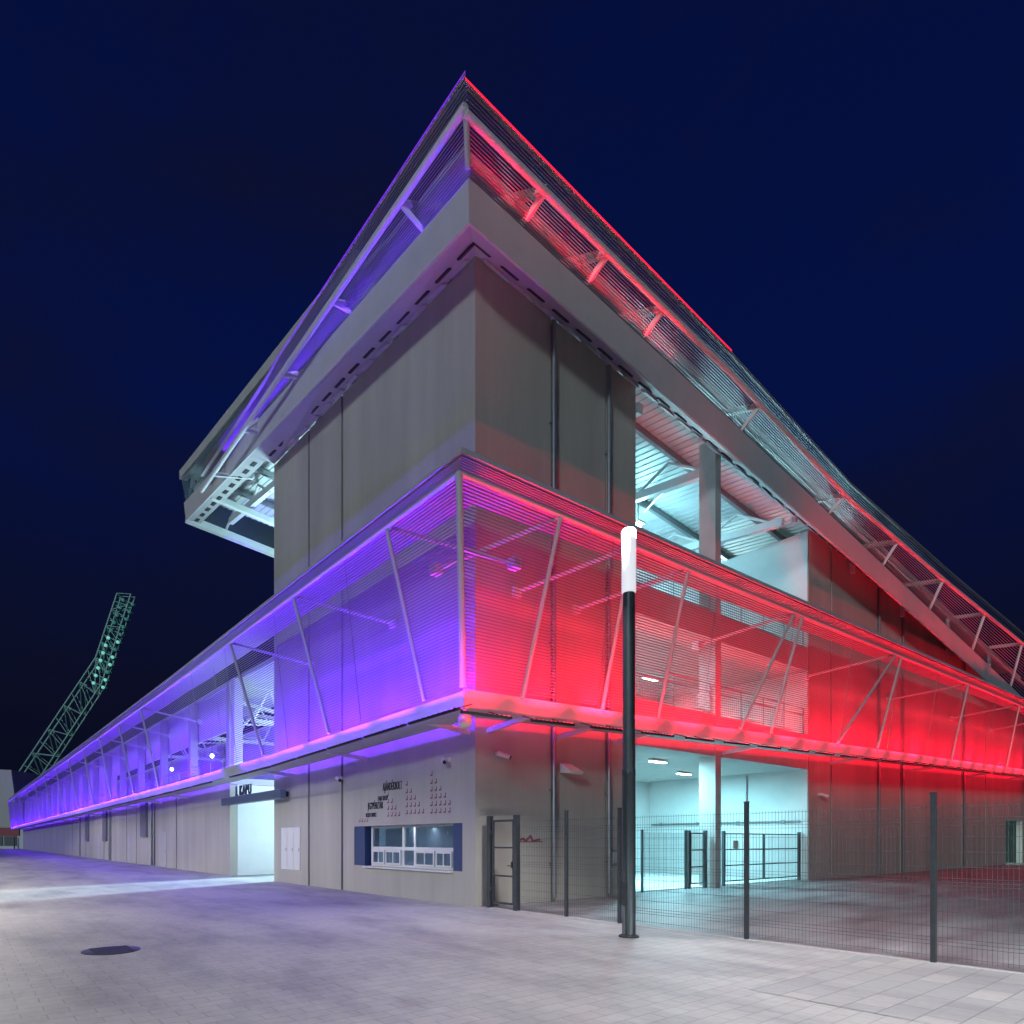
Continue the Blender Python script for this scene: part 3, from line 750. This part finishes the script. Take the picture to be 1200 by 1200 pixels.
MB().box(-.13,-.14,-.2,.13,-.0,.2).build('body', M['pipe'], jbx, bevel=.015); MB().box(-.10,-.152,-.16,.10,-.141,.16).build('lid', M['slab'], jbx)
sp = thing('loudspeaker', 'dark loudspeaker hung from the ceiling in the bright passage', 'speaker', (9.4,4.8,4.1))
MB().box(-.22,-.2,-.25,.22,.2,.25).build('cabinet', M['dark'], sp, bevel=.03); MB().bar((0,0,.25),(0,0,.5),.03,8).build('stem', M['dark'], sp)
gr = tag(MB().bar((1.45,-.004,1.64),(1.65,-.004,1.71),.03,5).bar((1.65,-.004,1.71),(1.72,-.004,1.63),.03,5).bar((1.72,-.004,1.63),(1.9,-.004,1.78),.03,5).bar((1.9,-.004,1.78),(1.98,-.004,1.64),.03,5).bar((1.98,-.004,1.64),(2.25,-.004,1.68),.028,5).bar((1.35,-.004,1.62),(2.35,-.004,1.62),.012,5).build('graffiti', M['motif']), 'small dull red graffiti scrawl low on the brown wall', 'graffiti')

# ceiling lights (each a luminous bar with a real lamp)
def ceiling_light(x, y, z, label, p, L=.9, c=(.62,.95,1)):
    t = thing('ceiling_light', label, 'ceiling light', (x,y,z), 0, 'cool ceiling lights in the open bay')
    MB().box(-L/2-.03,-.09,0,L/2+.03,.09,.07).build('housing', M['camw'], t, bevel=.01)
    MB().box(-L/2,-.07,-.03,L/2,.07,-.001).build('diffuser', M['cool'], t)
    d = bpy.data.lights.new('ceiling_light', 'AREA'); d.shape = 'RECTANGLE'; d.size = L; d.size_y = .14; d.energy = p; d.color = c
    o = bpy.data.objects.new('ceiling_light', d); col.objects.link(o); o.location = (0,0,-.04); o.parent = t
    return t
CY = (.36,.88,1.0)
ceiling_light(10.0,1.7,4.50,'bright ceiling light nearest the column in the ground level passage',460,c=CY)
ceiling_light(8.4,4.3,4.50,'bright ceiling light deep in the ground level passage',460,c=CY)
ceiling_light(14.6,3.6,4.50,'ceiling light right of the column in the ground level passage',460,c=CY)
ceiling_light(7.5,2.4,8.58,'ceiling light beside the lamp post on the middle floor',520,c=CY)
ceiling_light(13.5,4.5,8.58,'small ceiling light right of the column on the middle floor',360,c=CY)
def roof_lamp(x, y, z, label, p):
    t = thing('roof_lamp', label, 'floodlight', (x,y,z), 0, 'lamps hung under the roof')
    MB().box(-.2,-.2,.12,.2,.2,.2).bar((0,0,.2),(0,0,1.6),.03,6).build('housing', M['camw'], t)
    MB().sphere((0,0,0),.13,12).build('bulb', M['cool'], t, smooth=True)
    d = bpy.data.lights.new('roof_lamp','POINT'); d.energy = p; d.color = CY; d.shadow_soft_size = .2
    o = bpy.data.objects.new('roof_lamp', d); col.objects.link(o); o.parent = t; o.location = (0,0,-.25)
roof_lamp(12.66,4.5,15.05-.2,'star bright lamp high under the roof near the column',380)
roof_lamp(11.1,6.5,14.9,'bright lamp under the roof beside the concrete wall',380)
roof_lamp(16.0,10,14.2,'lamp far inside under the roof',900)
# unseen lights at the gap for the bright passage, truss frame and ground stripe
def flood(loc, aim, size, p, c, name='flood'):
    d = bpy.data.lights.new(name, 'AREA'); d.size = size; d.energy = p; d.color = c
    o = bpy.data.objects.new(name, d); col.objects.link(o); o.location = loc
    o.rotation_euler = (Vector(aim)-Vector(loc)).to_track_quat('-Z','Y').to_euler(); return o
d = bpy.data.lights.new('pitch_floodlight','SPOT'); d.energy = 110000; d.color = (.6,.92,1); d.spot_size = R(50); d.spot_blend = .3; d.shadow_soft_size = .5
o = bpy.data.objects.new('pitch_floodlight', d); col.objects.link(o); o.location = (22,23,9); o.rotation_euler = (Vector((-5,13,0))-Vector((22,23,9))).to_track_quat('-Z','Y').to_euler()
flood((2.6,13.2,4.0),(1.6,18,2.0),.5,170,(.62,.94,1)).name = 'passage_lamp'
flood((5,14.0,6.2),(7,24,8.8),.8,420,(.62,.94,1)).name = 'frame_lamp'
flood((12,40,5.6),(10,38,9),.8,250,(.62,.94,1)).name = 'frame_lamp'
# under the roof over the seats
flood((4,16,12),(2,14,18),1.5,900,(.55,.95,1)).name = 'seat_lamp'
flood((2.5,12,16.9),(1.2,16,20),.8,90,(.45,.95,.95)).name = 'truss_lamp'
flood((24,8,11),(24,4,15),1.5,500,(.55,.95,1)).name = 'seat_lamp'
# far wing lamps
for k,y in enumerate((24.5,33,52,80)):
    c2 = thing('concourse_light', ['star bright lamp behind the violet screen nearest the gap','lamp behind the violet screen past the second column','small lamp behind the middle of the violet screen','tiny lamp behind the far end of the violet screen'][k], 'lamp', (1.2,y,6.4), 0, 'lamps behind the violet screen')
    MB().sphere((0,0,0),.11,10).build('bulb', M['cool'], c2); MB().bar((0,0,.1),(0,0,2.7),.02,6).build('stem', M['dark'], c2)
    d = bpy.data.lights.new('concourse_light','POINT'); d.energy = 35; d.color = (.6,.92,1); d.shadow_soft_size = .15
    o = bpy.data.objects.new('concourse_light', d); col.objects.link(o); o.parent = c2; o.location = (0,0,-.3)

# right-end passage light
flood((49,1.5,3.0),(49.6,2.6,.5),.4,120,(.55,1,.95)).name = 'passage_lamp'

LAMP, LAMP2 = 1700, 4300
# ------------------------------------------------------------------ street lamp
sl0 = thing('street_lamp', 'dark street lamp post with a glowing white cylinder head', 'street lamp', (-1.09,-5.41,0))
MB().lathe((0,0,0),[(.17,0),(.17,.03),(.12,.05),(.112,.06),(.108,2.75),(.113,2.76),(.113,2.86),(.103,2.88),(.100,5.88)],28).build('pole', M['pole'], sl0, smooth=True)
MB().box(-.125,-.05,.55,-.098,.05,.95).build('hatch', M['dark'], sl0)
hd = MB().lathe((0,0,0),[(.115,5.885),(.120,5.90),(.120,6.80)],28).build('lamp_head', M['lamp'], sl0, smooth=True)
MB().lathe((0,0,0),[(.118,6.805),(.122,6.82),(.122,6.93),(.10,6.97),(.03,6.985)],28).build('lamp_core', M['lamptop'], hd, smooth=True)
def pl_light(root, p, c=(.97,.96,1), ang=150):
    for sx in (-.17,.17):     # two emitters at the rim of the head
        d = bpy.data.lights.new('street_light','SPOT'); d.energy = p/2; d.color = c; d.shadow_soft_size = .03; d.spot_size = R(ang); d.spot_blend = .15 if ang > 151 else .4
        o = bpy.data.objects.new('street_light', d); col.objects.link(o); o.location = (sx,0,6.86); o.parent = root
pl_light(sl0, LAMP, ang=110)
for (x,y,lb,p,c) in ((-6.5,-18.5,'street lamp post behind the viewpoint',LAMP2,(.97,.96,1)),(-1.09,-16,'street lamp post right of the viewpoint by the fence',LAMP2*.5,(.97,.97,1)),
                   (-11.8,9,'street lamp post just left of the photographed plaza',LAMP2*.85,(1,.95,.86)),(-16,24,'street lamp post on the plaza facing the gate passage',LAMP2*1.5,(1,.95,.9)),(-15,50,'street lamp post on the plaza along the low stand',LAMP2*1.5,(1,.95,.9))):
    r_ = copy_thing(sl0,(x,y,0),lb); 
    for ch in [q for q in r_.children if q.type == 'LIGHT']: bpy.data.objects.remove(ch)
    pl_light(r_, p, c, 150 if y < 0 else (152 if y < 10 else 163))

# ------------------------------------------------------------------ fence
fence = thing('mesh_fence', 'dark welded wire mesh fence running from the building corner along the yard', 'fence', (.22,0,0))
posts = [-2.8,-4.17,-6.76,-9.36,-11.95]
posts = [-1.34-.0,-2.80,-4.20,-6.78,-9.36,-11.94]
for y in posts[1:]:
    MB().box(-.03,y-.03,0,.03,y+.03,2.28).box(-.035,y-.035,2.28,.035,y+.035,2.30).build('post', M['dark'], fence)
for a,bb in zip(posts, posts[1:]):
    m = MB(); a2,b2 = a-.04,bb+.04
    n = int((a2-b2)/.052)
    for i in range(n+1):
        y = a2+(b2-a2)*i/n; m.box(.034,y-.0019,.05,.038,y+.0019,2.13)
    z = .10
    while z < 2.12:
        m.box(.028,b2,z-.0028,.0335,a2,z+.0028); z += .20
    for zf in (.30,1.10,1.90):
        for dz in (-.05,.05): m.box(.028,b2,zf+dz-.0028,.0335,a2,zf+dz+.0028)
    m.build('mesh_panel', M['wire'], fence)
gate = thing('fence_gate', 'narrow dark steel gate between the building corner and the mesh fence', 'gate', (.22,0,0))
for y in (-.30,-1.25): MB().box(-.06,y-.06,0,.06,y+.06,2.25).build('post', M['dark'], gate)
g_ = MB().box(-.02,-1.17,.12,.02,-1.12,2.15).box(-.02,-.45,.12,.02,-.40,2.15).box(-.02,-1.12,.12,.02,-.45,.17).box(-.02,-1.12,2.10,.02,-.45,2.15).box(-.02,-1.12,.78,.02,-.45,.82).box(-.02,-1.12,1.46,.02,-.45,1.50)
leaf = g_.build('gate_leaf', M['dark'], gate)
MB().box(-.05,-1.13,1.0,-.021,-1.10,1.15).bar((-.05,-1.1,1.05),(-.05,-.98,1.05),.012,6).build('handle', M['dark'], leaf)
MB().box(-.05,-.40,.4,.05,-.36,.5).box(-.05,-.40,1.8,.05,-.36,1.9).build('hinge', M['dark'], leaf)

# gates across the opening
def yard_gate(label, x0, x1, leaves, handle=True):
    t = thing('yard_gate', label, 'gate', ((x0+x1)/2,.30,0)); h = (x1-x0)/2
    for s in (-h,h): MB().box(s-.05,-.05,0,s+.05,.05,2.0).build('post', M['dark'], t)
    w = (2*h-.14)/leaves
    for k in range(leaves):
        a = -h+.07+k*w+.01; bb = a+w-.02
        l = MB()
        for z in (.15,.72,1.30,1.88): l.box(a,-.02,z,bb,.02,z+.04)
        l.box(a,-.02,.19,a+.04,.02,1.92).box(bb-.04,-.02,.19,bb,.02,1.92)
        o = l.build('gate_leaf', M['dark'], t)
        m = MB(); n = int((bb-a)/.06)
        for i in range(1,n): m.box(a+(bb-a)*i/n-.002,-.004,.19,a+(bb-a)*i/n+.002,.004,1.9)
        m.build('mesh_infill', M['wire'], o)
        MB().box(bb-.10,-.07,.98,bb-.07,-.021,1.12).build('handle', M['dark'], o)
    return t
yard_gate('single leaf steel gate left of the column in the bright passage', 9.75, 10.75, 1)
yg = yard_gate('wide double leaf steel gate right of the column in the bright passage', 11.95, 17.8, 2)
MB().box(-2.35,-.055,1.35,-2.0,-.03,1.65).build('sign_plate', M['camw'], yg)
yf = thing('yard_fence', 'short mesh fence run closing the passage left of the single gate', 'fence', (0,.30,0))
for x in (7.15,9.55): MB().box(x-.03,-.03,0,x+.03,.03,2.0).build('post', M['dark'], yf)
m = MB()
for i in range(46): m.box(7.2+i*.051-.002,-.004,.1,7.2+i*.051+.002,.004,1.9)
for i in range(10): m.box(7.19,.0045,.1+i*.2-.003,9.52,.009,.1+i*.2+.003)
m.build('mesh_panel', M['wire'], yf)

# ------------------------------------------------------------------ floodlight mast
mast = thing('floodlight_mast', 'tall leaning green lattice floodlight mast beyond the far end of the stand', 'floodlight mast', (*world(-99.6,140),0))
rx, ry = math.cos(YAW), -math.sin(YAW); fx, fy = math.sin(YAW), math.cos(YAW)
k_ = 140/759
def mp(px, py, d=0):        # along the lean plane of the mast: metres from its base
    X = (px+20)*k_; Z = 1.65+(985-py)*k_
    return Vector((X*rx+d*fx, X*ry+d*fy, Z))
def lat(a0,a1,b0,b1,n,name,rad=.16):
    for d in (-.9,.9):
        m = MB()
        A0,A1,B0,B1 = mp(*a0,d),mp(*a1,d),mp(*b0,d),mp(*b1,d)
        m.bar(A0,A1,rad*1.4,6).bar(B0,B1,rad*1.4,6)
        for i in range(n):
            f,g2 = i/n,(i+1)/n
            if i%2 == 0: m.bar(A0.lerp(A1,f),B0.lerp(B1,g2),rad*.7,5)
            else: m.bar(B0.lerp(B1,f),A0.lerp(A1,g2),rad*.7,5)
            m.bar(A0.lerp(A1,g2),B0.lerp(B1,g2),rad*.6,5)
        m.build(name, M['green'], mast)
lat((-34,994),(115,772),(-4,994),(122,802),16,'lower_lattice')
lat((115,772),(140,697),(122,802),(156,698),8,'upper_lattice')
for d in (0,):
    m = MB()
    for f in [i/10 for i in range(11)]:
        a = mp(-34,994,-.9).lerp(mp(115,772,-.9),f); a2 = mp(-34,994,.9).lerp(mp(115,772,.9),f); m.bar(a,a2,.1,5)
        a = mp(115,772,-.9).lerp(mp(140,697,-.9),f); a2 = mp(115,772,.9).lerp(mp(140,697,.9),f); m.bar(a,a2,.1,5)
    m.build('cross_member', M['green'], mast)
rk = 12
for i in range(rk):
    f = i/(rk-1); c0 = (112 + 34*f - 6*f*(1-f), 800 - 96*f)
    for j in range(2):
        p = mp(c0[0]+j*11+1.5, c0[1]+j*5+2, -1.3)
        lit = .0 <= f < .62 and not (j == 1 and i % 3 == 2)
        o = MB().bar((p.x,p.y,p.z),(p.x-fx*.5+rx*.25,p.y-fy*.5+ry*.25,p.z-.15),.18,8,.36).sphere((p.x-fx*.5+rx*.25,p.y-fy*.5+ry*.25,p.z-.15),.36,8)
        o.build('lamp', M['mastlamp'] if lit else M['mastoff'], mast, smooth=True)
    a, bb = mp(c0[0]-3,c0[1]-1,-1.2), mp(c0[0]+17,c0[1]+8,-1.2)
    MB().bar(a,bb,.12,5).build('lamp_rail', M['green'], mast)

# ------------------------------------------------------------------ far end buildings
pv = thing('pavilion', 'pale rounded pavilion with red hoarding at the far left end', 'building', (*world(-88,128),0), -YAW)
prof = [(0,4.2)]
pb = MB().add([(-14,0,4.2),(4,0,4.2),(4,12,4.2),(-14,12,4.2),(-14,0,16.2),(2.5,0,15.6),(2.5,12,15.6),(-14,12,16.2)],[(0,3,2,1),(4,5,6,7),(0,1,5,4),(1,2,6,5),(2,3,7,6),(3,0,4,7)])
pb.build('upper_wall', M['pav_w'], pv)
MB().box(-14,.3,0,6.5,11.5,4.19).build('wall', M['inner'], pv)
MB().box(-13,.08,2.6,4.0,.28,4.15).build('hoarding', M['redp'], pv)
w_ = MB()
for k in range(6): w_.box(-12.5+k*2.7,.15,.6,-10.1+k*2.7,.28,2.5)
w_.build('window', M['dark'], pv)
for x in (-.6,3.4): MB().bar((x,-.4,0),(x,-.4,2.4),.12,8).build('post', M['dark'], pv)
rh = thing('end_annex', 'dark annex with a greenish lit edge at the far right end', 'building', (55,.6,0))
MB().box(0,0,0,10,14,11.6).build('wall', mat('annex_wall',(.12,.14,.13),.8,noise=.1), rh)
MB().box(-.05,-.2,11.6,10.2,14.1,11.9).build('roof', M['dark'], rh)
MB().box(.4,-.03,6.5,1.4,-.002,8.5).build('window', M['dark'], rh)

# ------------------------------------------------------------------ world, weak sky light
w = bpy.data.worlds.new('World'); scene.world = w; w.use_nodes = True
nt = w.node_tree; L = nt.links.new; bg = nt.nodes['Background']
tc = nt.nodes.new('ShaderNodeTexCoord'); sp_ = nt.nodes.new('ShaderNodeSeparateXYZ'); L(tc.outputs['Generated'], sp_.inputs['Vector'])
rp = nt.nodes.new('ShaderNodeValToRGB'); e = rp.color_ramp.elements
e[0].position = 0.0; e[0].color = (.0030,.0030,.0085,1)
e[1].position = .80; e[1].color = (.0012,.0048,.047,1)
x = e.new(.22); x.color = (.0028,.0042,.019,1)
x = e.new(.50); x.color = (.0015,.0056,.052,1)
L(sp_.outputs['Z'], rp.inputs['Fac'])
ns = nt.nodes.new('ShaderNodeTexNoise'); ns.inputs['Scale'].default_value = 2.2; ns.inputs['Detail'].default_value = 5; ns.inputs['Roughness'].default_value = .55
mpn = nt.nodes.new('ShaderNodeMapping'); mpn.inputs['Scale'].default_value = (1,1,2.5)
L(tc.outputs['Generated'], mpn.inputs['Vector']); L(mpn.outputs['Vector'], ns.inputs['Vector'])
cr = nt.nodes.new('ShaderNodeValToRGB'); cr.color_ramp.elements[0].position = .42; cr.color_ramp.elements[1].position = .75
cr.color_ramp.elements[0].color = (0,0,0,1); cr.color_ramp.elements[1].color = (.75,.75,.75,1)
L(ns.outputs['Fac'], cr.inputs['Fac'])
mx = nt.nodes.new('ShaderNodeMix'); mx.data_type = 'RGBA'; L(cr.outputs['Color'], mx.inputs['Factor']); L(rp.outputs['Color'], mx.inputs[6]); mx.inputs[7].default_value = (.0050,.0055,.017,1)
L(mx.outputs[2], bg.inputs['Color']); bg.inputs['Strength'].default_value = 1

sun = bpy.data.lights.new('fill_sun','SUN'); sun.energy = .85; sun.angle = R(8); sun.color = (.74,.93,1)  # added sun standing in for unseen distant lamps on the left wall
so_ = bpy.data.objects.new('fill_sun', sun); col.objects.link(so_)
dirv = Vector((-.86,-.46,.24)); so_.rotation_euler = dirv.to_track_quat('Z','Y').to_euler()

# ------------------------------------------------------------------ camera
cam = bpy.data.cameras.new('camera'); co = bpy.data.objects.new('camera', cam); col.objects.link(co)
co.location = CAM; co.rotation_euler = (R(90),0,-YAW)
cam.sensor_width = 36; cam.lens = 759/1200*36
cam.shift_x = (600-520)/1200; cam.shift_y = (985-600)/1200
cam.clip_end = 3000
scene.camera = co
scene.view_settings.view_transform = 'Standard'; scene.view_settings.look = 'None'
scene.view_settings.exposure = 0; scene.view_settings.gamma = 1
scene.render.engine = 'CYCLES'
cy = scene.cycles; cy.use_denoising = True; cy.max_bounces = 6; cy.diffuse_bounces = 3; cy.glossy_bounces = 3; cy.transparent_max_bounces = 12
cy.sample_clamp_indirect = 4; cy.caustics_reflective = False; cy.caustics_refractive = False
